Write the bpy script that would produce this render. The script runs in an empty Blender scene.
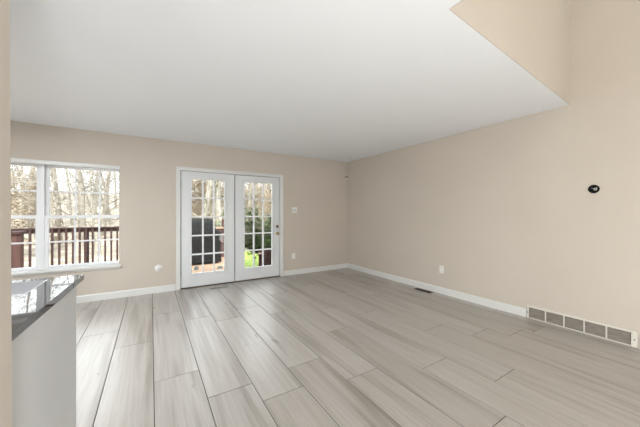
import bpy, bmesh, math, random
from mathutils import Vector, Matrix, noise

# ------------------------------------------------------------------ camera, world, sun, lights, exposure
SC = bpy.context.scene
COL = SC.collection
PI = math.pi
EYE = 1.2754                                   # camera height
YAW = math.radians(31.85)                      # turned to the right of the room's long axis

cam_d = bpy.data.cameras.new('camera')
cam = bpy.data.objects.new('camera', cam_d)
COL.objects.link(cam)
cam.location = (0, 0, EYE)
cam.rotation_euler = (PI / 2, 0, -YAW)
cam_d.sensor_width = 36
cam_d.lens = 36 * 272 / 640
cam_d.clip_start = 0.02
cam_d.clip_end = 500
SC.camera = cam

SC.view_settings.view_transform = 'Standard'
SC.view_settings.look = 'None'
SC.view_settings.gamma = 1
SC.view_settings.use_curve_mapping = False
SC.view_settings.exposure = 0.22

W = bpy.data.worlds.new('overcast_sky')
SC.world = W
W.use_nodes = True
bg = W.node_tree.nodes['Background']
bg.inputs[0].default_value = (0.93, 0.97, 1.0, 1)
bg.inputs[1].default_value = 4.2


def lamp(name, kind, loc, rot, energy, color=(1, 1, 1), sx=1, sy=1):
    d = bpy.data.lights.new(name, kind)
    d.energy = energy
    d.color = color
    if kind == 'AREA':
        d.shape = 'RECTANGLE'
        d.size = sx
        d.size_y = sy
    o = bpy.data.objects.new(name, d)
    COL.objects.link(o)
    o.location = loc
    o.rotation_euler = rot
    return o


sun = lamp('sun', 'SUN', (0, -10, 20), (math.radians(40), 0, math.radians(-18)), 6.2, (1, 0.96, 0.90))
sun.data.angle = math.radians(3)
# added fill from behind the camera; the front wall has no window
lamp('front_fill', 'AREA', (1.6, -2.12, 1.35), (PI / 2, 0, 0), 3, (0.90, 0.96, 1.0), 2.8, 1.7)
# high window of the two-storey well, throws the slanting edge on the right wall
lamp('well_window_light', 'AREA', (2.2, -1.5, 4.7), Vector((1.7, 3.0, -2.6)).to_track_quat('-Z', 'Y').to_euler(), 15, (0.97, 1.0, 0.91), 0.6, 0.5)
# added out-of-view area fill, facing down to brighten the floor at left
lamp('left_floor_fill', 'AREA', (-1.55, 2.9, 2.42), (0, 0, 0), 60, (0.93, 0.975, 1.0), 0.5, 0.5)


def point_fill(name, loc, w, color, r=0.2):  # soft point light for the added fills below
    o = lamp(name, 'POINT', loc, (0, 0, 0), w, color)
    o.data.shadow_soft_size = r
    return o


point_fill('rear_low_fill', (0.1, -1.3, 0.28), 206, (0.90, 0.96, 1.0))  # added unseen fill low behind the camera, lifts ceiling and walls
point_fill('well_low_fill', (2.6, -1.5, 0.25), 12, (0.95, 0.98, 1.0))  # added unseen fill low in the well, lifts right wall and upper face
point_fill('well_high_fill', (2.6, -0.9, 3.9), 12, (0.97, 1.0, 0.90))  # added unseen fill high in the well, brightens the upper right wall
point_fill('kitchen_fill', (-2.9, 2.4, 1.1), 26, (0.90, 0.96, 1.0))  # added unseen fill on the kitchen side, lifts left ceiling and back wall


# ------------------------------------------------------------------ helpers
def tag(o, label=None, cat=None, group=None, kind=None):
    if label: o['label'] = label
    if cat: o['category'] = cat
    if group: o['group'] = group
    if kind: o['kind'] = kind
    return o


def empty(name, loc, rz=0.0):
    o = bpy.data.objects.new(name, None)
    COL.objects.link(o)
    o.location = loc
    o.rotation_euler = (0, 0, rz)
    o.empty_display_size = 0.1
    return o


def world_of(o):
    m = Matrix.Translation(o.location) @ o.rotation_euler.to_matrix().to_4x4()
    return (world_of(o.parent) @ m) if o.parent else m


class MB:
    def __init__(s):
        s.v = []; s.f = []

    def add(s, vs, fs):
        n = len(s.v)
        s.v += [tuple(v) for v in vs]
        s.f += [tuple(i + n for i in f) for f in fs]
        return s

    def box(s, x0, x1, y0, y1, z0, z1):
        return s.add([(x0, y0, z0), (x1, y0, z0), (x1, y1, z0), (x0, y1, z0),
                      (x0, y0, z1), (x1, y0, z1), (x1, y1, z1), (x0, y1, z1)],
                     [(0, 3, 2, 1), (4, 5, 6, 7), (0, 1, 5, 4), (1, 2, 6, 5), (2, 3, 7, 6), (3, 0, 4, 7)])

    def prism(s, poly, z0, z1):
        n = len(poly)
        vs = [(x, y, z0) for x, y in poly] + [(x, y, z1) for x, y in poly]
        fs = [tuple(reversed(range(n))), tuple(range(n, 2 * n))]
        fs += [(i, (i + 1) % n, n + (i + 1) % n, n + i) for i in range(n)]
        return s.add(vs, fs)

    def tube(s, pts, rad, n=8, caps=True):
        rings = []
        a = None
        for i, p in enumerate(pts):
            p = Vector(p)
            d = (Vector(pts[min(i + 1, len(pts) - 1)]) - Vector(pts[max(i - 1, 0)])).normalized()
            if a is None:
                a = d.orthogonal().normalized()
            a = (a - d * a.dot(d))
            a = a.normalized() if a.length > 1e-6 else d.orthogonal().normalized()
            b = d.cross(a)
            r = rad[i] if hasattr(rad, '__len__') else rad
            rings.append([p + (a * math.cos(2 * PI * k / n) + b * math.sin(2 * PI * k / n)) * r for k in range(n)])
        vs = [v for r in rings for v in r]
        fs = []
        for i in range(len(rings) - 1):
            for k in range(n):
                k2 = (k + 1) % n
                fs.append((i * n + k, i * n + k2, (i + 1) * n + k2, (i + 1) * n + k))
        if caps:
            fs.append(tuple(reversed(range(n))))
            m = (len(rings) - 1) * n
            fs.append(tuple(range(m, m + n)))
        return s.add(vs, fs)

    def lathe(s, c, axis, prof, n=24):
        """profile of (distance along axis, radius) turned about axis through c"""
        ax = Vector(axis).normalized()
        pts = [Vector(c) + ax * d for d, r in prof]
        a = ax.orthogonal().normalized(); b = ax.cross(a)
        vs = []; fs = []
        for p, (d, r) in zip(pts, prof):
            r = max(r, 1e-4)
            vs += [p + (a * math.cos(2 * PI * k / n) + b * math.sin(2 * PI * k / n)) * r for k in range(n)]
        for i in range(len(prof) - 1):
            for k in range(n):
                k2 = (k + 1) % n
                fs.append((i * n + k, i * n + k2, (i + 1) * n + k2, (i + 1) * n + k))
        fs.append(tuple(reversed(range(n))))
        m = (len(prof) - 1) * n
        fs.append(tuple(range(m, m + n)))
        return s.add(vs, fs)

    def build(s, name, mat, parent=None, smooth=False, bevel=0.0, seg=2, at=None):
        me = bpy.data.meshes.new(name)
        vs = s.v
        off = None
        if parent is not None:
            inv = world_of(parent).inverted()
            vs = [inv @ Vector(v) for v in vs]
        elif at is not None:
            vs = [Vector(v) - Vector(at) for v in vs]
        me.from_pydata([tuple(v) for v in vs], [], s.f)
        me.materials.append(mat)
        me.validate(); me.update()
        if smooth:
            me.polygons.foreach_set('use_smooth', [True] * len(me.polygons))
            try:
                me.set_sharp_from_angle(angle=math.radians(40))
            except Exception:
                pass
        o = bpy.data.objects.new(name, me)
        COL.objects.link(o)
        if parent is not None:
            o.parent = parent
        elif at is not None:
            o.location = at
        if bevel:
            m = o.modifiers.new('bevel', 'BEVEL')
            m.width = bevel; m.segments = seg; m.limit_method = 'ANGLE'
        return o


def box(*a):
    return MB().box(*a)


def struct(name, mb, mat, **k):
    return tag(mb.build(name, mat, **k), kind='structure')


def copy_tree(o, parent=None):
    c = o.copy(); COL.objects.link(c)
    if parent is not None:
        c.parent = parent
    for ch in list(KIDS.get(o, [])):
        copy_tree(ch, c)
    return c


KIDS = {}


# ------------------------------------------------------------------ materials
def mat(name, base, rough=0.6, metal=0.0, spec=0.5):
    m = bpy.data.materials.new(name)
    m.use_nodes = True
    b = m.node_tree.nodes['Principled BSDF']
    b.inputs['Base Color'].default_value = (*base, 1)
    b.inputs['Roughness'].default_value = rough
    b.inputs['Metallic'].default_value = metal
    b.inputs['Specular IOR Level'].default_value = spec
    return m


def N(m, t, **k):
    n = m.node_tree.nodes.new(t)
    for a, v in k.items():
        setattr(n, a, v)
    return n


def L(m, a, b):
    m.node_tree.links.new(a, b)


def noisy(name, c1, c2, scale=8, rough=0.6, bump=0.0, bscale=60, stretch=(1, 1, 1), detail=4, metal=0.0, spec=0.5, lo=0.35, hi=0.65):
    m = mat(name, c1, rough, metal, spec)
    b = m.node_tree.nodes['Principled BSDF']
    tc = N(m, 'ShaderNodeTexCoord')
    mp = N(m, 'ShaderNodeMapping')
    mp.inputs['Scale'].default_value = stretch
    L(m, tc.outputs['Object'], mp.inputs[0])
    no = N(m, 'ShaderNodeTexNoise')
    no.inputs['Scale'].default_value = scale
    no.inputs['Detail'].default_value = detail
    L(m, mp.outputs[0], no.inputs['Vector'])
    r = N(m, 'ShaderNodeValToRGB')
    r.color_ramp.elements[0].position = lo
    r.color_ramp.elements[1].position = hi
    r.color_ramp.elements[0].color = (*c1, 1)
    r.color_ramp.elements[1].color = (*c2, 1)
    L(m, no.outputs['Fac'], r.inputs[0])
    L(m, r.outputs[0], b.inputs['Base Color'])
    if bump:
        n2 = N(m, 'ShaderNodeTexNoise')
        n2.inputs['Scale'].default_value = bscale
        n2.inputs['Detail'].default_value = 3
        L(m, mp.outputs[0], n2.inputs['Vector'])
        bp = N(m, 'ShaderNodeBump')
        bp.inputs['Strength'].default_value = bump
        bp.inputs['Distance'].default_value = 0.01
        L(m, n2.outputs['Fac'], bp.inputs['Height'])
        L(m, bp.outputs[0], b.inputs['Normal'])
    return m


M = {}
M['wall'] = noisy('beige_wall_paint', (0.590, 0.530, 0.463), (0.602, 0.542, 0.475), 2.0, 0.75, 0.06, 160, spec=0.25)
M['ceiling'] = noisy('white_ceiling_paint', (0.84, 0.852, 0.868), (0.85, 0.862, 0.878), 2.0, 0.85, 0.05, 140, spec=0.2)
M['trim'] = mat('white_trim_paint', (0.725, 0.725, 0.71), 0.35)
M['door'] = mat('white_door_paint', (0.735, 0.75, 0.765), 0.35)
M['vinyl'] = mat('white_vinyl', (0.84, 0.85, 0.87), 0.3)
M['panel'] = noisy('white_panel_paint', (0.66, 0.665, 0.665), (0.675, 0.68, 0.68), 3, 0.5, spec=0.3)
M['plate'] = mat('white_plastic', (0.82, 0.81, 0.78), 0.35)
M['slot'] = mat('dark_slot', (0.06, 0.055, 0.05), 0.6)
M['grout'] = mat('dark_joint', (0.10, 0.09, 0.08), 0.9)
M['black'] = mat('black_plastic', (0.006, 0.006, 0.007), 0.45, spec=0.12)
M['bronze'] = mat('antique_bronze', (0.16, 0.10, 0.06), 0.35, 0.9)
M['brass'] = mat('satin_brass', (0.45, 0.33, 0.18), 0.3, 0.9)
M['brownmetal'] = mat('brown_register_metal', (0.055, 0.032, 0.022), 0.5, 0.3)
M['greymetal'] = mat('light_grey_register_metal', (0.36, 0.36, 0.36), 0.5, 0.3)
M['louver'] = noisy('grey_brown_louver', (0.22, 0.195, 0.17), (0.32, 0.285, 0.25), 10, 0.6, stretch=(1, 1, 8))
M['creamgrille'] = mat('cream_grille_enamel', (0.70, 0.67, 0.61), 0.4)
M['steel'] = mat('brushed_sink_steel', (0.80, 0.80, 0.82), 0.5, 0.5)
M['sinkdark'] = mat('drain_dark', (0.05, 0.05, 0.05), 0.4, 0.8)
M['threshold'] = mat('dark_threshold', (0.10, 0.08, 0.065), 0.5, 0.4)
M['wire'] = mat('white_wire_jacket', (0.75, 0.74, 0.72), 0.4)
M['wiregrey'] = mat('grey_wire_jacket', (0.25, 0.24, 0.23), 0.4)
M['granite'] = noisy('polished_black_granite', (0.012, 0.012, 0.014), (0.06, 0.06, 0.065), 90, 0.03, detail=6, spec=0.5)
M['granite'].node_tree.nodes['Principled BSDF'].inputs['IOR'].default_value = 1.85
M['decal'] = noisy('grey_sticker', (0.10, 0.11, 0.10), (0.55, 0.55, 0.53), 160, 0.5, lo=0.4, hi=0.6)
M['decalrim'] = mat('pale_sticker_border', (0.62, 0.63, 0.60), 0.5)


def glass_mat():
    m = bpy.data.materials.new('clear_window_glass')
    m.use_nodes = True
    nt = m.node_tree
    nt.nodes.clear()
    out = N(m, 'ShaderNodeOutputMaterial')
    tr = N(m, 'ShaderNodeBsdfTransparent'); tr.inputs[0].default_value = (0.97, 0.98, 0.975, 1)
    gl = N(m, 'ShaderNodeBsdfGlossy'); gl.inputs['Roughness'].default_value = 0.02
    fr = N(m, 'ShaderNodeFresnel'); fr.inputs[0].default_value = 1.3
    mx = N(m, 'ShaderNodeMixShader')
    L(m, fr.outputs[0], mx.inputs[0]); L(m, tr.outputs[0], mx.inputs[1]); L(m, gl.outputs[0], mx.inputs[2])
    L(m, mx.outputs[0], out.inputs[0])
    return m


M['glass'] = glass_mat()


def floor_mat():
    m = mat('pale_grey_wood_plank', (0.5, 0.48, 0.45), 0.30, spec=1.0)
    b = m.node_tree.nodes['Principled BSDF']
    geo = N(m, 'ShaderNodeNewGeometry')
    tc = N(m, 'ShaderNodeTexCoord')
    sc = N(m, 'ShaderNodeVectorMath', operation='SCALE'); sc.inputs['Scale'].default_value = 60
    cmb = N(m, 'ShaderNodeCombineXYZ')
    for i in range(3):
        L(m, geo.outputs['Random Per Island'], cmb.inputs[i])
    L(m, cmb.outputs[0], sc.inputs[0])
    ad = N(m, 'ShaderNodeVectorMath', operation='ADD')
    L(m, tc.outputs['Object'], ad.inputs[0]); L(m, sc.outputs[0], ad.inputs[1])

    def noise_n(stretch, scale, detail, rough=0.55, dist=0.0):
        mp = N(m, 'ShaderNodeMapping'); mp.inputs['Scale'].default_value = stretch
        L(m, ad.outputs[0], mp.inputs[0])
        n = N(m, 'ShaderNodeTexNoise')
        n.inputs['Scale'].default_value = scale; n.inputs['Detail'].default_value = detail
        n.inputs['Roughness'].default_value = rough; n.inputs['Distortion'].default_value = dist
        L(m, mp.outputs[0], n.inputs['Vector'])
        return n

    def ramp(src, stops):
        r = N(m, 'ShaderNodeValToRGB')
        while len(r.color_ramp.elements) < len(stops):
            r.color_ramp.elements.new(0.5)
        for e, (p, c) in zip(r.color_ramp.elements, stops):
            e.position = p; e.color = (*c, 1)
        L(m, src, r.inputs[0])
        return r

    def mixmul(a, bb, fac):
        x = N(m, 'ShaderNodeMix', data_type='RGBA', blend_type='MULTIPLY')
        x.inputs[0].default_value = fac
        L(m, a, x.inputs[6]); L(m, bb, x.inputs[7])
        return x.outputs[2]

    base = ramp(geo.outputs['Random Per Island'], [(0, (0.455, 0.426, 0.393)), (0.5, (0.48, 0.452, 0.421)), (1, (0.505, 0.48, 0.452))])
    bands = ramp(noise_n((5.5, 0.35, 1), 1.6, 3, 0.5, 0.4).outputs['Fac'], [(0.28, (0.58, 0.54, 0.50)), (0.50, (1, 1, 1)), (0.78, (0.93, 0.915, 0.90))])
    grain = ramp(noise_n((60, 1.6, 1), 1.0, 5, 0.6).outputs['Fac'], [(0.3, (0.76, 0.735, 0.71)), (0.62, (1, 1, 1))])
    knots = ramp(noise_n((5.0, 1.5, 1), 2.2, 2, 0.5, 1.0).outputs['Fac'], [(0.20, (0.50, 0.46, 0.42)), (0.27, (1, 1, 1))])
    c = mixmul(base.outputs[0], bands.outputs[0], 0.9)
    c = mixmul(c, grain.outputs[0], 0.8)
    c = mixmul(c, knots.outputs[0], 0.8)
    L(m, c, b.inputs['Base Color'])
    return m


M['floor'] = floor_mat()

# outdoors
M['deckboard'] = noisy('tan_deck_stain', (0.2500, 0.1650, 0.1050), (0.3100, 0.2150, 0.1450), 3, 0.7, 0.2, 30, (0.6, 8, 8))
M['railwood'] = noisy('red_brown_rail_stain', (0.030, 0.018, 0.018), (0.060, 0.036, 0.033), 3, 0.7, 0.2, 30, (6, 6, 0.6), spec=0.15)
M['darkwood'] = noisy('dark_brown_stain', (0.0270, 0.0120, 0.0096), (0.0450, 0.0204, 0.0162), 4, 0.7, 0.2, 30, (0.8, 6, 6), spec=0.15)
M['screenwood'] = noisy('red_brown_screen_stain', (0.052, 0.027, 0.024), (0.085, 0.047, 0.041), 3, 0.7, 0.2, 30, (6, 6, 0.6), spec=0.15)
M['bark'] = noisy('pale_grey_tan_bark', (0.1800, 0.1600, 0.1300), (0.3300, 0.3050, 0.2600), 3, 0.85, 0.4, 12, (3, 3, 0.6), spec=0.1)
M['twig'] = noisy('pale_tan_twig', (0.1000, 0.0875, 0.0700), (0.3700, 0.3450, 0.3000), 0.9, 0.85)
M['leaftan'] = noisy('dry_tan_leaf', (0.2500, 0.1850, 0.1200), (0.3700, 0.3050, 0.2150), 3, 0.7)
M['leafgreen'] = noisy('glossy_green_leaf', (0.0099, 0.0248, 0.0055), (0.0880, 0.1375, 0.0385), 5, 0.4, spec=0.2)
M['litter'] = noisy('fallen_leaf_litter', (0.1824, 0.1488, 0.1104), (0.3744, 0.3312, 0.2640), 1.6, 0.9, 0.8, 5, detail=12, lo=0.38, hi=0.6)
M['lawn'] = noisy('bright_lawn', (0.1300, 0.2100, 0.0200), (0.2400, 0.3100, 0.0550), 4, 0.8, 0.8, 40, detail=8)
M['cover'] = noisy('charcoal_cover_fabric', (0.0063, 0.0063, 0.0070), (0.0140, 0.0140, 0.0154), 6, 0.85, 0.3, 9, spec=0.08)
M['deadgrey'] = mat('grey_plastic_wheel', (0.20, 0.20, 0.20), 0.5)

# ------------------------------------------------------------------ the room shell
XR, YB, ZC = 3.93, 5.11, 2.48        # right wall, back wall, ceiling
XK, YF = -3.3, -2.2                  # kitchen wall, front wall
ZU = 5.0                             # top of the two-storey well
WX0, WX1, WZ0, WZ1 = -2.33, -0.412, 0.47, 1.975     # window opening
DX0, DX1, DZ1 = 0.40, 2.235, 2.035                 # door opening
PW, PL = 0.314, 1.6                  # plank width, length

# floor: planks
fm = MB()
known = {-2: 3.68, -1: 3.2, 0: 2.405, 1: 2.005, 2: 1.775, 3: 2.043, 4: 1.663, 5: 0.838, 6: 1.455, 7: 1.055, 8: 1.91, 9: 1.58, 10: 1.366}
rnd = random.Random(5)
g = 0.0028
k = -11
while True:
    x0 = 0.018 + k * PW
    x1 = x0 + PW
    if x0 > XR: break
    ph = known.get(k, rnd.uniform(0, PL))
    y = ph - PL * math.ceil((ph - YF) / PL)
    while y < YB:
        a0, a1 = max(x0 + g, XK), min(x1 - g, XR)
        b0, b1 = max(y + g, YF), min(y + PL - g, YB + 0.09)
        if a1 - a0 > 0.01 and b1 - b0 > 0.01:
            fm.box(a0, a1, b0, b1, -0.012, 0.0)
        y += PL
    k += 1
struct('floor', fm, M['floor'], bevel=0.0012, seg=1)
struct('floor_base', box(XK, XR, YF, YB + 0.09, -0.10, -0.0035), M['grout'])

# back wall with the two openings
wb = MB()
T = 0.09
wb.box(XK - 0.1, WX0, YB, YB + T, 0, ZC)
wb.box(WX0, WX1, YB, YB + T, 0, WZ0)
wb.box(WX0, WX1, YB, YB + T, WZ1, ZC)
wb.box(WX1, DX0, YB, YB + T, 0, ZC)
wb.box(DX0, DX1, YB, YB + T, DZ1, ZC)
wb.box(DX1, XR + 0.1, YB, YB + T, 0, ZC)
struct('wall_back', wb, M['wall'])

wr = MB()
wr.box(XR, XR + 0.1, YF - 0.1, YB, 0, ZC)
wr.box(XR, XR + 0.1, YF - 0.1, 1.14, ZC, ZU)
struct('wall_right', wr, M['wall'])

# wall end beside the camera, where the peninsula starts; its end leans a little
wl = MB()
e0, e1 = 1.110, 1.090
wl.add([(-0.33, YF, 0), (-0.33, e0, 0), (-0.47, e0, 0), (-0.47, YF, 0),
        (-0.33, YF, ZC), (-0.33, e1, ZC), (-0.47, e1, ZC), (-0.47, YF, ZC)],
       [(0, 3, 2, 1), (4, 5, 6, 7), (0, 1, 5, 4), (1, 2, 6, 5), (2, 3, 7, 6), (3, 0, 4, 7)])
for i in (5, 6):
    x, y, z = wl.v[i]
    wl.v[i] = (x - 0.004, y, z)
struct('wall_left', wl, M['wall'])
struct('wall_kitchen', box(XK - 0.1, XK, YF - 0.1, YB, 0, ZC), M['wall'])
struct('wall_front', box(XK, XR, YF - 0.1, YF, 0, ZU), M['wall'])

# ceiling, open above the stair well on the right
EA, EB = (1.492, 0.962), (XR, 1.10)
cm = MB()
cm.prism([(XK - 0.1, EA[1]), EA, EB, (XR + 0.1, EB[1]), (XR + 0.1, YB + T), (XK - 0.1, YB + T)], ZC, ZC + 0.1)
cm.prism([(XK - 0.1, YF - 0.1), (EA[0], YF - 0.1), EA, (XK - 0.1, EA[1])], ZC, ZC + 0.1)
struct('ceiling', cm, M['ceiling'])
ub = MB().prism([EA, EB, (XR, EB[1] + 0.1), (EA[0], EA[1] + 0.1)], ZC + 0.1, ZU)
ub.prism([(EA[0], EA[1] - 0.006), (EB[0], EB[1] - 0.006), EB, EA], ZC - 0.001, ZU)
struct('wall_upper_back', ub, M['wall'])
ul = box(EA[0] - 0.1, EA[0], YF, EA[1] + 0.1, ZC + 0.1, ZU)
ul.box(EA[0], EA[0] + 0.006, YF, EA[1] - 0.006, ZC - 0.001, ZU)
struct('wall_upper_left', ul, M['wall'])
struct('ceiling_upper', box(EA[0] - 0.1, XR + 0.1, YF - 0.1, 1.15, ZU, ZU + 0.1), M['ceiling'])


# baseboards
def base_run(name, p0, p1, n):
    """n: direction into the room"""
    m = MB()
    (x0, y0), (x1, y1) = p0, p1
    prof = [(0, 0), (0.014, 0), (0.014, 0.082), (0.011, 0.094), (0.006, 0.102), (0, 0.102)]
    vs = []
    for (x, y) in (p0, p1):
        vs += [(x + n[0] * d, y + n[1] * d, z) for d, z in prof]
    q = len(prof)
    fs = [(i, (i + 1) % q, q + (i + 1) % q, q + i) for i in range(q)] + [tuple(range(q)), tuple(range(q, 2 * q))]
    m.add(vs, fs)
    return m


bb = base_run('', (XK, YB), (0.345, YB), (0, -1))
b2 = base_run('', (2.30, YB), (XR, YB), (0, -1))
bb.add(b2.v, b2.f)
struct('baseboard_back', bb, M['trim'])
bb = base_run('', (XR, YB - 0.014), (XR, 1.502), (-1, 0))
b2 = base_run('', (XR, 0.588), (XR, YF), (-1, 0))
bb.add(b2.v, b2.f)
struct('baseboard_right', bb, M['trim'])

# ------------------------------------------------------------------ window
win = tag(empty('window_1', (-1.27, YB + T, WZ0)), kind='structure')
Y0 = YB + T + 0.004


def ring(m, x0, x1, z0, z1, w, y0, y1, wb_=None, wt=None):
    wb_ = w if wb_ is None else wb_; wt = w if wt is None else wt
    m.box(x0, x0 + w, y0, y1, z0, z1)
    m.box(x1 - w, x1, y0, y1, z0, z1)
    m.box(x0 + w, x1 - w, y0, y1, z0, z0 + wb_)
    m.box(x0 + w, x1 - w, y0, y1, z1 - wt, z1)
    return m


fr = MB()
FX0, FX1 = -2.40, -0.305
ring(fr, FX0, FX1, 0.45, 1.995, 0.042, Y0, Y0 + 0.09)
fr.box(-1.300, -1.252, Y0 + 0.0, Y0 + 0.09, 0.492, 1.953)
fr.build('frame', M['vinyl'], win, bevel=0.002)
for (sx0, sx1) in ((-2.358, -1.300), (-1.252, -0.347)):
    up = ring(MB(), sx0, sx1, 1.205, 1.953, 0.042, Y0 + 0.045, Y0 + 0.08, wb_=0.045, wt=0.03).build('upper_sash', M['vinyl'], win, bevel=0.002)
    lo = ring(MB(), sx0, sx1, 0.492, 1.252, 0.042, Y0 + 0.005, Y0 + 0.04, wb_=0.052, wt=0.046).build('lower_sash', M['vinyl'], win, bevel=0.002)
    for sash, z0, z1, yy in ((up, 1.25, 1.923, Y0 + 0.0625), (lo, 0.544, 1.206, Y0 + 0.0225)):
        gm = MB()
        gx0, gx1 = sx0 + 0.042, sx1 - 0.042
        for i in (1, 2):
            xc = gx0 + (gx1 - gx0) * i / 3
            gm.box(xc - 0.010, xc + 0.010, yy - 0.008, yy + 0.008, z0, z1)
        zc = (z0 + z1) / 2
        gm.box(gx0, gx1, yy - 0.007, yy + 0.007, zc - 0.010, zc + 0.010)
        gm.build('muntin_grid', M['vinyl'], sash)
        box(gx0 - 0.004, gx1 + 0.004, yy - 0.0015, yy + 0.0015, z0 - 0.004, z1 + 0.004).build('pane', M['glass'], sash)
    xc = (sx0 + sx1) / 2
    box(xc - 0.03, xc + 0.03, Y0 + 0.006, Y0 + 0.030, 1.252, 1.262).build('sash_lock', M['vinyl'], lo, bevel=0.002)

st = MB()
st.box(FX0 + 0.05, WX1, YB - 0.02, Y0 + 0.004, 0.478, 0.508)
st.box(-2.36, -0.39, YB - 0.045, YB - 0.0, 0.478, 0.508)
st.box(-2.35, -0.40, YB - 0.016, YB, 0.448, 0.478)
struct('trim_1', st, M['trim'], bevel=0.003)
hd = box(-2.35, -0.402, YB - 0.018, YB, 1.945, 1.995)
hd.box(WX0, WX1, YB, Y0, 1.945, 1.975)
struct('trim_2', hd, M['trim'], bevel=0.003)

# ------------------------------------------------------------------ french doors
cs = MB()
cw = 0.062
CX0, CX1, CZ = 0.352, 2.286, 2.062
for (x0, x1, z0, z1) in ((CX0, CX0 + cw, 0, CZ), (CX1 - cw, CX1, 0, CZ), (CX0 + cw, CX1 - cw, CZ - cw, CZ)):
    cs.box(x0, x1, YB - 0.016, YB, z0, z1)
cs.box(CX0, CX0 + 0.018, YB - 0.024, YB - 0.016, 0, CZ)
cs.box(CX1 - 0.018, CX1, YB - 0.024, YB - 0.016, 0, CZ)
cs.box(CX0, CX1, YB - 0.024, YB - 0.016, CZ - 0.018, CZ)
struct('trim_3', cs, M['trim'], bevel=0.003)
jm = MB()
jm.box(DX0, DX0 + 0.022, YB, YB + T, 0, DZ1)
jm.box(DX1 - 0.022, DX1, YB, YB + T, 0, DZ1)
jm.box(DX0, DX1, YB, YB + T, DZ1 - 0.03, DZ1)
struct('trim_4', jm, M['trim'])
gk = box(0.4225, 0.4365, YB + 0.0585, YB + 0.066, 0.02, 2.005)
gk.box(2.198, 2.2125, YB + 0.0585, YB + 0.066, 0.02, 2.005)
gk.box(0.4365, 2.198, YB + 0.0585, YB + 0.066, 1.987, 2.0045)
struct('trim_6', gk, M['slot'])
struct('trim_5', box(DX0, DX1, YB - 0.012, YB + T + 0.03, 0.0005, 0.016), M['threshold'], bevel=0.004)


def french_door(name, x0, x1, gx0, gx1):
    d = tag(empty(name, ((x0 + x1) / 2, YB + 0.03, 0.018)), kind='structure')
    yf, yb = YB + 0.016, YB + 0.058
    z0, z1 = 0.018, 1.995
    gz0, gz1 = 0.240, 1.870
    m = MB()
    m.box(x0, gx0, yf, yb, z0, z1)
    m.box(gx1, x1, yf, yb, z0, z1)
    m.box(gx0, gx1, yf, yb, z0, gz0)
    m.box(gx0, gx1, yf, yb, gz1, z1)
    m.build('door_panel', M['door'], d)
    lf = MB()
    w = 0.032
    ring(lf, gx0 - w, gx1 + w, gz0 - w, gz1 + w, w, yf - 0.010, yf)
    ring(lf, gx0 - 0.012, gx1 + 0.012, gz0 - 0.012, gz1 + 0.012, 0.014, yf - 0.015, yf - 0.009)
    lf.build('lite_frame', M['door'], d, bevel=0.003)
    gm = MB()
    ym = (yf + yb) / 2
    for i in (1, 2):
        xc = gx0 + (gx1 - gx0) * i / 3
        gm.box(xc - 0.011, xc + 0.011, yf - 0.004, ym + 0.014, gz0, gz1)
    for i in range(1, 5):
        zc = gz0 + (gz1 - gz0) * i / 5
        gm.box(gx0, gx1, yf - 0.0035, ym + 0.0135, zc - 0.011, zc + 0.011)
    gm.build('muntin_grid', M['vinyl'], d)
    box(gx0 - 0.003, gx1 + 0.003, ym - 0.002, ym + 0.002, gz0 - 0.003, gz1 + 0.003).build('pane', M['glass'], d)
    return d, yf


d1, yf = french_door('door_1', 0.431, 1.315, 0.590, 1.140)
d2, yf = french_door('door_2', 1.330, 2.204, 1.500, 2.058)
# dark weather strip in the meeting gap
box(1.3135, 1.3315, YB + 0.0585, YB + 0.066, 0.02, 1.994).build('weather_strip', M['slot'], d1)
hz = MB()
for z in (0.25, 1.0, 1.78):
    hz.tube([(0.424, YB - 0.004, z - 0.045), (0.424, YB - 0.004, z + 0.045)], 0.006, 8)
hz.build('hinges', M['greymetal'], d1)
kx, kz = 2.166, 0.872
kn = MB().lathe((kx, yf, kz), (0, -1, 0), [(0, 0.032), (0.006, 0.032), (0.010, 0.024), (0.012, 0.012), (0.034, 0.012), (0.040, 0.022), (0.052, 0.028), (0.062, 0.025), (0.068, 0.012)])
kn.build('door_knob', M['brass'], d2, smooth=True)
dd = MB().lathe((kx, yf, 1.013), (0, -1, 0), [(0, 0.030), (0.008, 0.030), (0.014, 0.024), (0.016, 0.020)])
db = dd.build('deadbolt', M['bronze'], d2, smooth=True)
box(kx - 0.005, kx + 0.005, yf - 0.034, yf - 0.016, 1.013 - 0.016, 1.013 + 0.016).build('thumb_turn', M['bronze'], db, bevel=0.002)

# stickers on the lower lites of the left door
ys = yf + 0.021 - 0.0023
s1 = empty('window_sticker', (0.668, ys, 0.325))
tag(s1, 'round grey sticker on the bottom left glass lite of the left french door', 'sticker')
MB().lathe((0.668, ys, 0.325), (0, -1, 0), [(0, 0.040), (0.0008, 0.040)], 32).build('sticker_disc', M['decalrim'], s1)
MB().lathe((0.668, ys - 0.0008, 0.325), (0, -1, 0), [(0, 0.033), (0.0006, 0.033)], 32).build('sticker_print', M['decal'], s1)
s2 = empty('window_sticker', (1.058, ys, 0.300))
tag(s2, 'small rectangular grey label stuck on the bottom right glass lite of the left french door', 'sticker')
box(1.010, 1.106, ys - 0.0008, ys, 0.272, 0.328).build('sticker_sheet', M['decalrim'], s2)
box(1.014, 1.102, ys - 0.0014, ys - 0.0008, 0.282, 0.312).build('sticker_print', M['decal'], s2)


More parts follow.
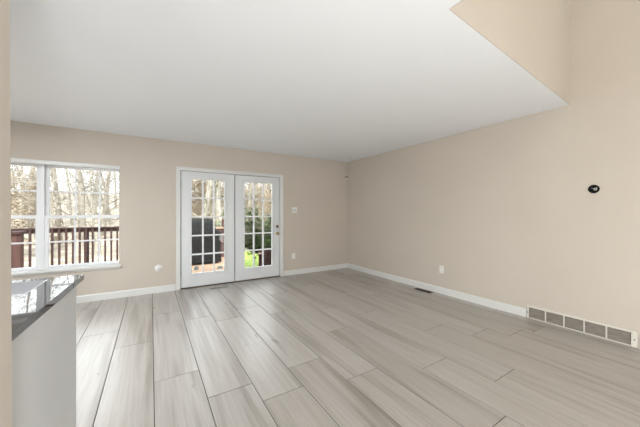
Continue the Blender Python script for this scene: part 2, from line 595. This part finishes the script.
# ------------------------------------------------------------------ wall plates and small fittings
def plate(name, c, n, label, cat, kind):
    """c on the wall, n into the room"""
    e = empty(name, c)
    tag(e, label, cat)
    t = (abs(n[1]), abs(n[0]))          # tangent in plan

    def bx(u0, u1, z0, z1, d0, d1):
        x = [c[0] + t[0] * u0 + n[0] * d0, c[0] + t[0] * u1 + n[0] * d1]
        y = [c[1] + t[1] * u0 + n[1] * d0, c[1] + t[1] * u1 + n[1] * d1]
        return box(min(x), max(x), min(y), max(y), c[2] + z0, c[2] + z1)
    w = 0.058 if kind == 'switch' else 0.037
    bx(-w, w, -0.058, 0.058, 0.0, 0.006).build('cover_plate', M['plate'], e, bevel=0.003)
    if kind == 'switch':
        for u in (-0.024, 0.024):
            bx(u - 0.010, u + 0.010, -0.020, 0.020, 0.006, 0.008).build('switch_well', M['greymetal'], e)
            bx(u - 0.006, u + 0.006, 0.0, 0.015, 0.008, 0.018).build('toggle', M['plate'], e, bevel=0.002)
    else:
        for z in (-0.022, 0.022):
            r = bx(-0.017, 0.017, z - 0.014, z + 0.014, 0.006, 0.009).build('receptacle', M['plate'], e, bevel=0.003)
            s = bx(-0.008, -0.006, z - 0.004, z + 0.007, 0.009, 0.0096)
            s2_ = bx(0.006, 0.008, z - 0.004, z + 0.006, 0.009, 0.0096)
            s.add(s2_.v, s2_.f)
            s3 = bx(-0.003, 0.003, z - 0.011, z - 0.006, 0.009, 0.0096)
            s.add(s3.v, s3.f)
            s.build('slots', M['slot'], r)
    return e


plate('light_switch', (2.548, YB, 1.349), (0, -1), 'white double light switch plate on the beige wall right of the french doors', 'switch', 'switch')
plate('wall_outlet', (2.526, YB, 0.389), (0, -1), 'white electrical outlet low on the back wall, below the light switch', 'outlet', 'outlet')
plate('wall_outlet', (XR, 2.655, 0.384), (-1, 0), 'white electrical outlet low on the long right wall above the baseboard', 'outlet', 'outlet')

cap = empty('round_wall_plate', (0.103, YB, 0.395))
tag(cap, 'round white cover cap on the back wall between the window and the french doors', 'wall cap')
MB().lathe((0.103, YB, 0.395), (0, -1, 0), [(0, 0.055), (0.006, 0.055), (0.010, 0.048), (0.010, 0.042), (0.020, 0.038), (0.026, 0.026), (0.028, 0.010)], 32).build('cap_dome', M['plate'], cap, smooth=True)
MB().lathe((0.103, YB - 0.028, 0.395), (0, -1, 0), [(0, 0.007), (0.002, 0.006)], 12).build('screw', M['greymetal'], cap, smooth=True)

ms = empty('motion_sensor', (XR - 0.045, YB - 0.045, 2.08))
tag(ms, 'small white motion sensor high in the corner under the ceiling', 'sensor')
sb = MB()
c0 = Vector((XR - 0.03, YB - 0.03, 2.123))
sb.lathe((XR - 0.042, YB - 0.042, 2.075), (0, 0, 1), [(-0.006, 0.018), (0.0, 0.030), (0.045, 0.036), (0.09, 0.031), (0.102, 0.018)], 20)
sb.build('sensor_body', M['plate'], ms, smooth=True)
MB().lathe((XR - 0.042 - 0.021, YB - 0.042 - 0.021, 2.128), (-0.7, -0.7, -0.15), [(0, 0.030), (0.008, 0.028), (0.014, 0.018)], 20).build('lens', M['bronze'], ms, smooth=True)
MB().lathe((XR - 0.042 - 0.031, YB - 0.042 - 0.031, 2.128), (-0.7, -0.7, -0.15), [(0, 0.012), (0.006, 0.009)], 16).build('lens_cap', M['plate'], ms, smooth=True)
box(XR - 0.03, XR - 0.001, YB - 0.03, YB - 0.001, 2.10, 2.14).build('bracket', M['plate'], ms)

wf = empty('wall_fixture_box', (XR, 0.903, 1.531))
tag(wf, 'round black fitting with loose wires in the middle of the right wall', 'wall fitting')
cy, cz = 0.903, 1.531
MB().lathe((XR, cy, cz), (-1, 0, 0), [(0, 0.044), (0.010, 0.044), (0.014, 0.040), (0.014, 0.034), (0.004, 0.031)], 36).build('rim', M['black'], wf, smooth=True)
w1 = MB().tube([(XR - 0.004, cy - 0.022, cz - 0.006), (XR - 0.020, cy - 0.016, cz + 0.008), (XR - 0.024, cy - 0.006, cz + 0.002), (XR - 0.022, cy - 0.012, cz - 0.012), (XR - 0.010, cy - 0.020, cz - 0.012)], 0.0035, 8)
w1.build('wire', M['wire'], wf, smooth=True)
w2 = MB().tube([(XR - 0.004, cy + 0.018, cz + 0.008), (XR - 0.018, cy + 0.010, cz + 0.012), (XR - 0.022, cy, cz + 0.002), (XR - 0.016, cy - 0.004, cz - 0.012)], 0.0035, 8)
w2.build('wire', M['wiregrey'], wf, smooth=True)
MB().lathe((XR - 0.014, cy - 0.026, cz + 0.006), (-1, 0.4, 0.5), [(0, 0.006), (0.014, 0.005), (0.017, 0.002)], 10).build('wire_nut', M['wiregrey'], wf, smooth=True)

# return air grille on the right wall
rg = empty('return_air_grille', (XR, 1.04, 0.0))
tag(rg, 'long cream return air grille with five louvered bays at the foot of the right wall', 'vent')
gy0, gy1 = 0.602, 1.492
gt = 0.156
gf = MB()
gx = XR - 0.020
gf.box(gx, XR, gy0, gy1, 0.134, gt)
gf.box(gx, XR, gy0, gy1, 0.001, 0.012)
gf.box(gx, XR, gy0, gy0 + 0.040, 0.012, 0.134)
gf.box(gx, XR, gy1 - 0.016, gy1, 0.012, 0.134)
bw = (gy1 - 0.016 - gy0 - 0.040) / 5
for i in range(1, 5):
    yb_ = gy0 + 0.040 + bw * i
    gf.box(gx, XR, yb_ - 0.006, yb_ + 0.006, 0.012, 0.134)
gf.build('grille_frame', M['creamgrille'], rg, bevel=0.002)
for i in range(5):
    a0, a1 = gy0 + 0.040 + bw * i + 0.006, gy0 + 0.040 + bw * (i + 1) - 0.006
    lm = MB()
    nl = 9
    for q in range(nl):
        z = 0.014 + q * (0.118 / nl)
        lm.add([(gx + 0.004, a0, z), (gx + 0.004, a1, z), (gx + 0.014, a1, z + 0.012), (gx + 0.014, a0, z + 0.012),
                (gx + 0.006, a0, z - 0.001), (gx + 0.006, a1, z - 0.001), (gx + 0.016, a1, z + 0.011), (gx + 0.016, a0, z + 0.011)],
               [(0, 1, 2, 3), (7, 6, 5, 4), (0, 4, 5, 1), (3, 2, 6, 7), (0, 3, 7, 4), (1, 5, 6, 2)])
    lm.box(XR - 0.003, XR - 0.001, a0, a1, 0.012, 0.134)
    lm.build('louver_bay', M['louver'], rg)
for yy in (gy0 + 0.018, gy1 - 0.008):
    MB().lathe((gx, yy, 0.072), (-1, 0, 0), [(0, 0.006), (0.002, 0.005)], 12).build('screw', M['slot'], rg)


def register(name, x0, x1, y0, y1, m_frame, label, along):
    e = empty(name, ((x0 + x1) / 2, (y0 + y1) / 2, 0.0))
    tag(e, label, 'vent')
    f = MB()
    b = 0.012
    f.box(x0, x1, y0, y0 + b, 0.0003, 0.005); f.box(x0, x1, y1 - b, y1, 0.0003, 0.005)
    f.box(x0, x0 + b, y0 + b, y1 - b, 0.0003, 0.005); f.box(x1 - b, x1, y0 + b, y1 - b, 0.0003, 0.005)
    f.build('register_frame', m_frame, e, bevel=0.0015)
    s = MB()
    if along == 'x':
        n = 14
        for i in range(n):
            xc = x0 + b + (x1 - x0 - 2 * b) * (i + 0.5) / n
            s.box(xc - 0.0025, xc + 0.0025, y0 + b, y1 - b, 0.001, 0.0045)
        s.box(x0 + b, x1 - b, (y0 + y1) / 2 - 0.004, (y0 + y1) / 2 + 0.004, 0.001, 0.0048)
    else:
        n = 14
        for i in range(n):
            yc = y0 + b + (y1 - y0 - 2 * b) * (i + 0.5) / n
            s.box(x0 + b, x1 - b, yc - 0.0035, yc + 0.0035, 0.001, 0.0045)
        s.box((x0 + x1) / 2 - 0.004, (x0 + x1) / 2 + 0.004, y0 + b, y1 - b, 0.001, 0.0048)
    s.build('slats', m_frame, e)
    box(x0 + b, x1 - b, y0 + b, y1 - b, 0.0003, 0.0009).build('duct_opening', M['slot'], e)


register('floor_register', 3.770, 3.870, 2.765, 3.070, M['brownmetal'], 'dark brown floor register in the planks by the right wall baseboard', 'y')
register('floor_register', 0.838, 1.135, 4.835, 4.925, M['greymetal'], 'pale slotted floor register in front of the left french door', 'x')

# ------------------------------------------------------------------ kitchen peninsula, counter and sink
pn = empty('kitchen_peninsula', (-0.66, 1.58, 0))
tag(pn, 'white panelled peninsula base beside the wall end at left', 'cabinet')
PX, PY = -0.362, 2.05
m = MB()
m.box(PX - 0.02, PX, 1.128, PY, 0, 0.888)
m.box(-0.95, PX - 0.02, PY - 0.02, PY, 0, 0.888)
m.build('back_panel', M['panel'], pn)
box(-0.95, PX - 0.02, 1.128, PY - 0.02, 0.0, 0.10).build('toe_kick', M['panel'], pn)
for i in range(2):
    y0 = 1.132 + i * 0.449
    dr = box(-0.97, -0.95, y0, y0 + 0.445, 0.11, 0.88).build('cabinet_door', M['panel'], pn, bevel=0.003)
    MB().tube([(-0.985, y0 + 0.40, 0.66), (-0.985, y0 + 0.40, 0.78)], 0.005, 8).build('pull_handle', M['greymetal'], dr)

ct = MB()
TX0, TX1, TY0, TY1, TZ0, TZ1 = -0.995, -0.345, 1.13, 2.082, 0.889, 0.920
SX0, SX1, SY0, SY1 = -0.88, -0.469, 1.719, 2.022
outer = [(TX0, TY0), (TX1 - 0.012, TY0), (TX1 + 0.012, TY1), (TX0, TY1)]
inner = [(SX0, SY0), (SX1, SY0), (SX1, SY1), (SX0, SY1)]
vs = [(x, y, z) for z in (TZ0, TZ1) for ring_ in (outer, inner) for x, y in ring_]
fs = []
for i in range(4):
    j = (i + 1) % 4
    fs.append((8 + i, 8 + j, 12 + j, 12 + i))      # top
    fs.append((j, i, 4 + i, 4 + j))                # underside
    fs.append((i, j, 8 + j, 8 + i))                # outer edge
    fs.append((4 + j, 4 + i, 12 + i, 12 + j))      # inner edge
ct.add(vs, fs)
tag(ct.build('countertop', M['granite'], bevel=0.003, at=(TX1, TY0, TZ0)), 'polished black granite countertop on the white peninsula at left', 'countertop')

sk = empty('sink', (-0.67, 1.87, 0.66))
tag(sk, 'stainless steel sink set into the black granite countertop', 'sink')
s = MB()
q = -0.002
b0, b1, b2_, b3 = SX0 - q, SX1 + q, SY0 - q, SY1 + q
zt, zb = 0.9192, 0.73
s.box(b0, b0 + 0.004, b2_, b3, zb, zt)
s.box(b1 - 0.004, b1, b2_, b3, zb, zt)
s.box(b0 + 0.004, b1 - 0.004, b2_, b2_ + 0.004, zb, zt)
s.box(b0 + 0.004, b1 - 0.004, b3 - 0.004, b3, zb, zt)
s.box(b0, b1, b2_, b3, zb - 0.004, zb)
s.build('basin', M['steel'], sk)
MB().lathe((-0.67, 1.87, zb), (0, 0, 1), [(0, 0.045), (0.003, 0.043), (0.003, 0.030), (0.001, 0.028)], 24).build('drain', M['sinkdark'], sk, smooth=True)

# ------------------------------------------------------------------ outdoors: deck
DKZ = -0.10
DKX0, DKX1, DKY1 = -6.0, 2.0, 9.10
dk = MB()
y = YB + T + 0.02
i = 0
while y < DKY1 - 0.05:
    x1 = DKX1 if y > 6.3 else 3.2
    dk.box(DKX0, x1, y, y + 0.138, DKZ - 0.03, DKZ)
    y += 0.144
    i += 1
dk.box(DKX0, DKX1, DKY1 - 0.06, DKY1 - 0.02, DKZ - 0.24, DKZ - 0.032)
dk.box(DKX1 - 0.04, DKX1, 6.3, DKY1 - 0.06, DKZ - 0.24, DKZ - 0.032)
dk.box(DKX1, 3.2, 6.26, 6.30, DKZ - 0.24, DKZ - 0.032)
for (x, y) in ((-5.8, 8.9), (-3, 8.9), (0, 8.9), (1.85, 8.9), (3.0, 6.15), (1.85, 6.6)):
    dk.box(x, x + 0.1, y, y + 0.1, -1.1, DKZ - 0.032)
struct('deck', dk, M['deckboard'])

RZ = 0.93
rl = empty('deck_railing', (-2.0, 9.0, DKZ))
tag(rl, 'red brown wooden railing with square balusters along the far edge of the deck', 'railing')
box(-5.9, 1.64, 8.93, 9.07, RZ - 0.035, RZ).build('cap_rail', M['railwood'], rl, bevel=0.004)
box(-5.9, 1.64, 8.98, 9.02, RZ - 0.125, RZ - 0.036).build('top_rail', M['railwood'], rl)
box(-5.9, 1.64, 8.98, 9.02, DKZ + 0.03, DKZ + 0.10).build('bottom_rail', M['railwood'], rl)
x = -5.8
while x < 1.6:
    box(x - 0.02, x + 0.02, 8.94, 8.979, DKZ + 0.02, RZ - 0.036).build('baluster', M['railwood'], rl)
    x += 0.126
for x in (-4.6, -1.4, 0.9):
    box(x - 0.045, x + 0.045, 9.021, 9.11, DKZ - 0.2, RZ - 0.036).build('post', M['railwood'], rl)

# stout corner post nearer the house at the left, with a board running off it
lp = empty('deck_post', (-2.32, 7.9, DKZ))
tag(lp, 'stout red brown deck post seen through the left window sash', 'post')
box(-2.41, -2.23, 7.81, 7.99, DKZ, 0.86).build('post_shaft', M['screenwood'], lp, bevel=0.005)
box(-2.45, -2.19, 7.77, 8.03, 0.86, 0.92).build('post_cap', M['railwood'], lp, bevel=0.01)

ps = empty('privacy_screen', (1.86, 8.95, DKZ))
tag(ps, 'red brown board screen at the deck corner behind the covered grill', 'screen')
nb = 4
for i in range(nb):
    x0 = 1.67 + i * 0.095
    box(x0, x0 + 0.088, 8.93, 8.955, DKZ, 0.80).build('board', M['screenwood'], ps)
box(1.65, 2.06, 8.955, 8.995, 0.62, 0.72).build('back_rail', M['darkwood'], ps)
box(1.65, 2.06, 8.90, 9.03, 0.80, 0.84).build('top_cap', M['deckboard'], ps)
box(1.93, 2.04, 8.996, 9.10, DKZ - 0.2, 1.10).build('corner_post', M['screenwood'], ps)

# covered grill
gr = empty('covered_grill', (1.05, 8.1, DKZ))
tag(gr, 'barbecue grill under a charcoal grey cover on the deck outside the left french door', 'grill')
cv = MB()
cx, cyy = 1.06, 8.15
prof = [(0.04, 0.60, 0.31), (0.10, 0.605, 0.315), (0.30, 0.60, 0.31), (0.55, 0.605, 0.31), (0.78, 0.61, 0.315), (0.86, 0.60, 0.31), (0.90, 0.52, 0.305),
        (0.96, 0.46, 0.295), (1.05, 0.445, 0.28), (1.13, 0.435, 0.25), (1.19, 0.42, 0.19), (1.225, 0.39, 0.12), (1.24, 0.30, 0.05)]
n = 56
vs = []; fs = []
for zi, (z, hx, hy) in enumerate(prof):
    for k in range(n):
        a = 2 * PI * k / n
        ca, sa = math.cos(a), math.sin(a)
        ex = 0.28
        px = hx * math.copysign(abs(ca) ** ex, ca)
        py = hy * math.copysign(abs(sa) ** ex, sa)
        fold = noise.noise(Vector((a * 3.1, z * 2.2, 4.0))) * 0.022 * (1.2 - z * 0.6) + 0.010 * math.sin(a * 14 + z * 3) * max(0, 0.9 - z)
        r = 1 + fold / max(0.2, math.hypot(px, py))
        zz = z + (0.018 * math.sin(a * 7) if zi == 0 else 0) + 0.01 * noise.noise(Vector((px * 5, py * 5, z)))
        vs.append((cx + px * r, cyy + py * r, DKZ + zz))
for i in range(len(prof) - 1):
    for k in range(n):
        k2 = (k + 1) % n
        fs.append((i * n + k, i * n + k2, (i + 1) * n + k2, (i + 1) * n + k))
fs.append(tuple(range((len(prof) - 1) * n, len(prof) * n)))
cv.add(vs, fs)
cv.build('grill_cover', M['cover'], gr, smooth=True)
for (x, y) in ((0.66, 7.94), (1.46, 7.94), (0.66, 8.36), (1.46, 8.36)):
    MB().lathe((x - 0.015, y, DKZ + 0.035), (1, 0, 0), [(0, 0.030), (0.004, 0.035), (0.026, 0.035), (0.030, 0.030)], 18).build('caster', M['deadgrey'], gr, smooth=True)
    box(x - 0.02, x + 0.02, y - 0.02, y + 0.02, DKZ + 0.055, DKZ + 0.25).build('leg', M['deadgrey'], gr)

# dark box on the landing outside the right door
pb = empty('planter_box', (2.55, 5.98, DKZ))
tag(pb, 'dark brown wooden planter box outside the lower right of the right french door', 'planter')
pm = MB()
for i in range(4):
    z0 = DKZ + 0.02 + i * 0.128
    pm.box(2.17, 2.95, 5.76, 5.785, z0, z0 + 0.122)
    pm.box(2.17, 2.95, 6.175, 6.20, z0, z0 + 0.122)
    pm.box(2.17, 2.195, 5.785, 6.175, z0, z0 + 0.122)
    pm.box(2.925, 2.95, 5.785, 6.175, z0, z0 + 0.122)
pm.build('boards', M['darkwood'], pb)
box(2.195, 2.925, 5.785, 6.175, DKZ + 0.02, DKZ + 0.44).build('soil', M['grout'], pb)
for (x, y) in ((2.2, 5.79), (2.88, 5.79), (2.2, 6.13), (2.88, 6.13)):
    box(x, x + 0.04, y, y + 0.04, DKZ, DKZ + 0.03).build('foot', M['darkwood'], pb)
op = empty('deck_post', (2.085, 5.9, DKZ))
tag(op, 'short dark wooden post beside the planter box outside the right french door', 'post')
box(2.055, 2.115, 5.87, 5.93, DKZ, 0.36).build('post_shaft', M['darkwood'], op, bevel=0.004)
box(2.04, 2.13, 5.855, 5.945, 0.36, 0.385).build('post_cap', M['deckboard'], op, bevel=0.004)


# ------------------------------------------------------------------ ground, lawn and woods
def gz(x, y):
    t = max(0.0, y - 16.0)
    z = -1.06 + 0.115 * t * (t / (t + 9.0)) + 0.35 * noise.noise(Vector((x * 0.09, y * 0.09, 1.0))) * min(1, t / 6) + 0.06 * noise.noise(Vector((x * 0.7, y * 0.7, 2.0))) * min(1, t / 3)
    return z


gm = MB()
nx, ny = 90, 80
vs = []; fs = []
for j in range(ny + 1):
    yy = 5.4 + 90 * (j / ny) ** 1.5
    for i in range(nx + 1):
        xx = -55 + 125 * i / nx
        vs.append((xx, yy, gz(xx, yy)))
for j in range(ny):
    for i in range(nx):
        a = j * (nx + 1) + i
        fs.append((a, a + 1, a + nx + 2, a + nx + 1))
gm.add(vs, fs)
struct('ground', gm, M['litter'], smooth=True)
lw = MB()
vs = []; fs = []
for j in range(22):
    for i in range(15):
        xx, yy = 2.05 + 0.45 * i, 6.5 + 0.5 * j
        vs.append((xx, yy, max(-1.03, gz(xx, yy) + 0.03)))
for j in range(21):
    for i in range(14):
        a = j * 15 + i
        fs.append((a, a + 1, a + 16, a + 15))
lw.add(vs, fs)
struct('lawn', lw, M['lawn'])


def bend(r, d, amt):
    return (d + Vector((r.uniform(-1, 1), r.uniform(-1, 1), r.uniform(-1, 1))) * amt).normalized()


def limb(r, mb, p, d, rad, length, nseg, sides, wob, lift):
    pts = [p.copy()]; rads = [rad]; dirs = [d.copy()]
    for i in range(nseg):
        d = bend(r, d, wob); d.z += lift; d.normalize()
        p = p + d * (length / nseg)
        pts.append(p.copy()); dirs.append(d.copy())
        rads.append(rad * (1 - 0.8 * (i + 1) / nseg))
    mb.tube(pts, rads, sides, caps=False)
    return pts, dirs, rads


def tree_proto(seed, height, rad, fork, density):
    r = random.Random(seed)
    t = MB(); b = MB()
    stems = [(Vector((0, 0, -0.25)), Vector((r.uniform(-.05, .05), r.uniform(-.05, .05), 1)).normalized(), rad, height)]
    if fork:
        stems.append((Vector((0.05, 0, -0.25)), Vector((r.choice((-.25, .25)), r.uniform(-.15, .15), 1)).normalized(), rad * 0.75, height * 0.85))
    for (p, d, rr, hh) in stems:
        pts, dirs, rads = limb(r, t, p, d, rr, hh, 10, 7, 0.07, 0.02)
        for i in range(1, len(pts) - 1):
            nb_ = int(density * (1.2 if i > 2 else 0.7))
            for q in range(nb_):
                f = r.random()
                bp = pts[i].lerp(pts[i + 1], f)
                if bp.z < 1.2: continue
                ang = r.uniform(0, 2 * PI)
                bd = Vector((math.cos(ang), math.sin(ang), r.uniform(0.15, 0.9))).normalized()
                bl = hh * r.uniform(0.10, 0.28) * (1.1 - 0.06 * i)
                bp_, bdirs, br = limb(r, b, bp, bd, max(0.012, rads[i] * 0.38), bl, 5, 4, 0.22, 0.06)
                for s_ in range(1, 6):
                    for w_ in range(2):
                        if r.random() < 0.85:
                            td = bend(r, bdirs[s_], 0.9)
                            tp, tdirs, trd = limb(r, b, bp_[s_], td, max(0.007, br[s_] * 0.55), bl * r.uniform(0.2, 0.5), 3, 3, 0.3, 0.05)
                            if r.random() < 0.75:
                                limb(r, b, tp[1], bend(r, tdirs[1], 0.9), 0.007, bl * r.uniform(.12, .28), 2, 3, 0.3, 0.04)
    return t, b


protos = []
kinds = [
    (11, 15, 0.17, False, 4, 'tall_bare_tree', 'tall single-stemmed bare tree in the pale woods beyond the deck', 'tall bare trees in the woods'),
    (12, 12, 0.11, True, 4, 'forked_bare_tree', 'bare tree with a forked trunk in the pale woods beyond the deck', 'forked bare trees in the woods'),
    (13, 8, 0.06, False, 5, 'slender_bare_tree', 'slender bare sapling among the taller trees beyond the deck', 'slender bare saplings in the woods'),
    (14, 17, 0.24, False, 4, 'stout_bare_tree', 'stout-trunked bare tree in the pale woods beyond the deck', 'stout bare trees in the woods'),
]
for (sd, h, rr, fk, dn, nm, lb, gp) in kinds:
    t, b = tree_proto(sd, h, rr, fk, dn)
    e = empty(nm, (0, 0, 0))
    tag(e, lb, 'tree', gp)
    k1 = t.build('trunk', M['bark'], e, smooth=True)
    k2 = b.build('branches', M['twig'], e)
    KIDS[e] = [k1, k2]
    protos.append(e)

# tan-leaved understory sapling
r = random.Random(31)
st_, lf_ = MB(), MB()
pts, dirs, rads = limb(r, st_, Vector((0, 0, -0.2)), Vector((0, 0, 1)), 0.04, 4.2, 8, 6, 0.1, 0.02)
for i in range(1, 9):
    for q in range(6):
        ang = r.uniform(0, 2 * PI)
        bl = r.uniform(0.6, 1.5) * (1.2 - 0.09 * i)
        bp, bd_, br = limb(r, st_, pts[i], Vector((math.cos(ang), math.sin(ang), r.uniform(0.0, 0.6))).normalized(), 0.012, bl, 4, 3, 0.2, 0.03)
        for s_ in range(1, 5):
            for w_ in range(9):
                c = bp[s_] + Vector((r.gauss(0, .16), r.gauss(0, .16), r.gauss(0, .13)))
                a = Vector((r.uniform(-1, 1), r.uniform(-1, 1), r.uniform(-.6, .3))).normalized()
                bq = a.orthogonal().normalized()
                l_, w2_ = r.uniform(.05, .09), r.uniform(.02, .035)
                up = a.cross(bq) * 0.012
                lf_.add([c - a * l_, c + bq * w2_ + up, c + a * l_, c - bq * w2_ + up], [(0, 1, 2), (0, 2, 3)])
e = empty('understory_sapling', (0, 0, 0))
tag(e, 'young tree holding dry tan leaves at the edge of the woods', 'tree', 'tan-leaved saplings at the woods edge')
KIDS[e] = [st_.build('stems', M['twig'], e), lf_.build('leaves', M['leaftan'], e)]
sapling = e

# placing: a fan of positions in front of the window and the doors
r = random.Random(77)
spots = []


def free(x, y, dmin):
    return all((x - a) ** 2 + (y - b) ** 2 > dmin * dmin for a, b in spots)


used = set()
count = 0
tries = 0
while count < 190 and tries < 6000:
    tries += 1
    yy = 18 + 52 * r.random() ** 1.1
    xx = yy * r.uniform(-0.42, 0.52)
    if not free(xx, yy, 0.7 + 0.012 * yy): continue
    spots.append((xx, yy))
    p = protos[r.choices((0, 1, 2, 3), (2.2, 2.6, 6, 1.0))[0]]
    if p in used:
        o = copy_tree(p)
    else:
        o = p; used.add(p)
    s_ = r.uniform(0.8, 1.2)
    o.scale = (s_, s_, s_ * r.uniform(0.58, 0.80))
    o.rotation_euler = (0, 0, r.uniform(0, 2 * PI))
    o.location = (xx, yy, gz(xx, yy))
    count += 1
count = 0
first = True
while count < 26:
    yy = 17.5 + 16 * r.random()
    lo, hi = (-0.36, 0.0) if count < 5 else (0.08, 0.46)
    xx = yy * r.uniform(lo, hi)
    if not free(xx, yy, 0.7): continue
    spots.append((xx, yy))
    o = sapling if first else copy_tree(sapling)
    first = False
    s_ = r.uniform(0.7, 1.25)
    o.scale = (s_ * 1.1, s_ * 1.1, s_)
    o.rotation_euler = (0, 0, r.uniform(0, 2 * PI))
    o.location = (xx, yy, gz(xx, yy))
    count += 1

# evergreen shrub on the lawn
sh = empty('evergreen_shrub', (4.05, 10.5, -1.03))
tag(sh, 'broad-leaved green shrub on the lawn outside the right french door', 'shrub')
r = random.Random(8)
sm, lm = MB(), MB()
base = Vector((4.05, 10.5, -1.06))
for q in range(34):
    ang = r.uniform(0, 2 * PI); el = r.uniform(0.25, 1.4)
    d = Vector((math.cos(ang) * math.cos(el), math.sin(ang) * math.cos(el), math.sin(el)))
    ln = r.uniform(1.4, 2.5) * (0.55 + 0.45 * math.sin(el))
    pts, dirs, rads = limb(r, sm, base + Vector((d.x * 0.1, d.y * 0.1, 0.7 - 0.4 * math.sin(el))), d, 0.022, ln, 6, 5, 0.15, 0.03)
    for i in range(2, 7):
        sm.tube([base + Vector((d.x * 0.05, d.y * 0.05, -0.1)), pts[0]], 0.022, 5, caps=False) if i == 2 else None
        for w_ in range(5):
            tp, td, tr = limb(r, sm, pts[i], bend(r, dirs[i], 0.8), 0.008, r.uniform(.2, .45), 2, 3, 0.2, 0.05)
            c0 = tp[-1]
            for z_ in range(11):
                a = bend(r, Vector((math.cos(z_ * 0.8), math.sin(z_ * 0.8), 0.25)), 0.35)
                bq = a.cross(Vector((0, 0, 1))).normalized()
                l_, w2_ = r.uniform(.15, .23), r.uniform(.034, .050)
                c = c0 + Vector((r.gauss(0, .05), r.gauss(0, .05), r.gauss(0, .04)))
                droop = Vector((0, 0, -0.03))
                v = [c, c + a * l_ * 0.5 + bq * w2_, c + a * l_ + droop, c + a * l_ * 0.5 - bq * w2_, c + a * l_ * 0.5 + Vector((0, 0, -0.008))]
                lm.add(v, [(0, 4, 1), (1, 4, 2), (2, 4, 3), (3, 4, 0)])
sm.build('stems', M['bark'], sh)
lm.build('leaves', M['leafgreen'], sh)
